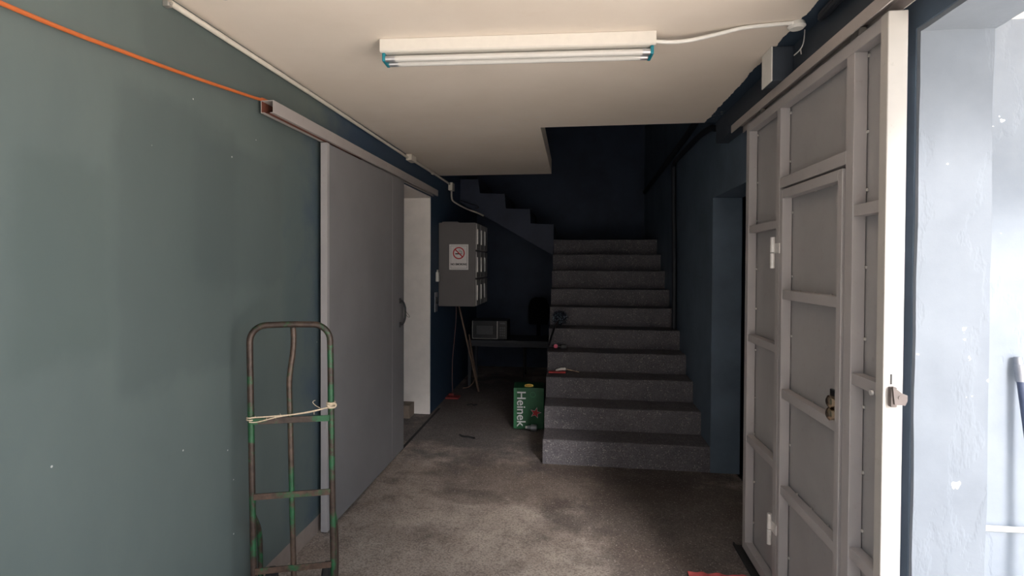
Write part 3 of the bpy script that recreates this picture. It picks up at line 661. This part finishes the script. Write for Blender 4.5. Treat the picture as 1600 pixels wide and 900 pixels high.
def litter(name, pts, r, mat, label, cat):
    tag(MB().tube(smoothpath(pts), r, 6).build(name, M[mat], smooth=True), label, cat)
litter('twig', [(-1.20, 6.18, .006), (-1.16, 6.22, .008), (-1.13, 6.17, .010), (-1.09, 6.20, .006)], .006, 'rubber', 'small dark scrap on the floor near the red socket', 'scrap')
litter('rag_strip', [(-1.06, 5.08, .007), (-1.02, 5.03, .010), (-.96, 5.02, .010), (-.90, 5.00, .007)], .009, 'rubber', 'dark strip of rag lying in the middle of the floor', 'rag')

# ------------------------------------------------------------------ things on the stairs
du = thing('bristle_brush', 'shaggy dark blue brush lying on the stairs, handle pointing down', 'brush', (-.14, 5.9, ZK[5]))
b = MB(); zc = ZK[5]
for i in range(420):
    a = random.uniform(0, 2 * math.pi); u = random.uniform(-1, 1); p = Vector((-.137, 5.93, zc + .092)); rr = random.uniform(.3, .9)
    dvec = Vector((math.cos(a) * math.sqrt(1 - u * u) * .088, math.sin(a) * math.sqrt(1 - u * u) * .06, u * .090))
    q = p + dvec * rr; e = q + Vector((random.uniform(-.022, .022), random.uniform(-.012, .012), random.uniform(-.022, .022)))
    if min(q.z, e.z) < zc + .004 or max(q.x, e.x) > -.04 or min(q.x, e.x) < -.235: continue
    b.tube([q, e], random.uniform(.003, .007), 5)
m = NT('blue_black_bristles'); vv = m.n('ShaderNodeTexVoronoi', inp={'Scale': 85.0}); m.l(m.co.outputs['Object'], vv.inputs['Vector'])
sc_ = m.n('ShaderNodeSeparateColor'); m.l(vv.outputs['Color'], sc_.inputs[0])
m.base(m.mix(mth(m, 'GREATER_THAN', sc_.outputs[0], .80), (.010, .016, .03, 1), (.20, .26, .32, 1)))
bristle = m.set(.35, 0, .6)
b.build('bristles', bristle, du)
MB().tube([(-.15, 5.90, zc + .06), (-.185, 5.74, zc + .018), (-.228, 5.44, ZK[4] + .075), (-.234, 5.415, ZK[4] + .055)], .011, 10).build('handle', M['black'], du, True)
gd = thing('torch', 'black gadget with a round pink cap lying on a stair', 'torch', (-.13, 5.62, ZK[4]))
MB().box(-.115, -.055, 5.60, 5.66, ZK[4] + .001, ZK[4] + .040, .006).build('body', M['black'], gd)
MB().tube([(-.205, 5.63, ZK[4] + .018), (-.115, 5.63, ZK[4] + .018)], .016, 12).build('grip', M['black'], gd, True)
b = MB(); b.tube([(-.168, 5.60, ZK[4] + .026), (-.168, 5.612, ZK[4] + .026)], .021, 20); b.build('round_cap', M['pink'], gd, True)
sd = thing('screwdriver', 'screwdriver with a pale handle and thin blade lying on a stair', 'screwdriver', (-.06, 5.33, ZK[3]))
zz = ZK[3] + .034
MB().tube([(-.160, 5.33, zz - .016), (-.150, 5.33, zz - .014), (-.10, 5.33, zz), (-.07, 5.33, zz), (-.062, 5.33, zz)], [.005, .010, .015, .015, .009], 14).build('handle', M['wplast'], sd, True)
MB().tube([(-.062, 5.33, zz), (.068, 5.33, zz - .028)], .0032, 8).build('blade', M['brass'], sd, True)
b = MB().box(-.226, -.060, 5.27, 5.315, ZK[3] + .001, ZK[3] + .016, .004)
tag(b.build('red_tool', M['redplast']), 'flat red plastic tool under the screwdriver on the stair', 'tool')

# ------------------------------------------------------------------ foreground and outside
b = MB(); bmesh.ops.create_grid(b.bm, x_segments=40, y_segments=16, size=.5)
for v in b.bm.verts:
    x, y = v.co.x, v.co.y; v.co = Vector((.775 + x * .32, 2.84 + y * .27 + .01 * math.sin(x * 20), 0))
    v.co.z = .012 + .010 * noise.noise(Vector((x * 9, y * 7, 2))) + .008 * math.sin(x * 22 + y * 5) * (0.5 - abs(x))
bmesh.ops.solidify(b.bm, geom=b.bm.faces[:], thickness=.004)
tag(b.build('red_cloth', M['cloth'], smooth=True), 'faded red cloth on the floor at the foot of the gate', 'cloth')
b = MB().tube([(XR + .24, 2.385, .597), (2.6, 2.385, .612)], .0115, 12)
tag(b.build('water_pipe', M['wplast'], smooth=True), 'white horizontal water pipe low on the outside blue wall', 'pipe')
mp = thing('mop_pole', 'slate blue pole leaning on the outside light blue wall', 'pole', (1.80, 2.25, 0))
MB().tube([(1.733, 2.372, 1.22), (1.800, 2.23, .0)], .0135, 14).build('shaft', M['bluepole'], mp, True)
b = MB(); b.tube([(1.7315, 2.375, 1.255), (1.735, 2.369, 1.19)], .0165, 14); b.tube([(1.7305, 2.377, 1.255), (1.729, 2.379, 1.285)], [.0125, .0125], 12)
b.build('end_fitting', M['grey'], mp, True)
b = MB(); b.box(-1.83, -1.70, 5.55, 5.72, .0, .14, .004); tag(b.build('doorway_block', M['cardbd']), 'brown block on the doorway floor against the white jamb', 'block')
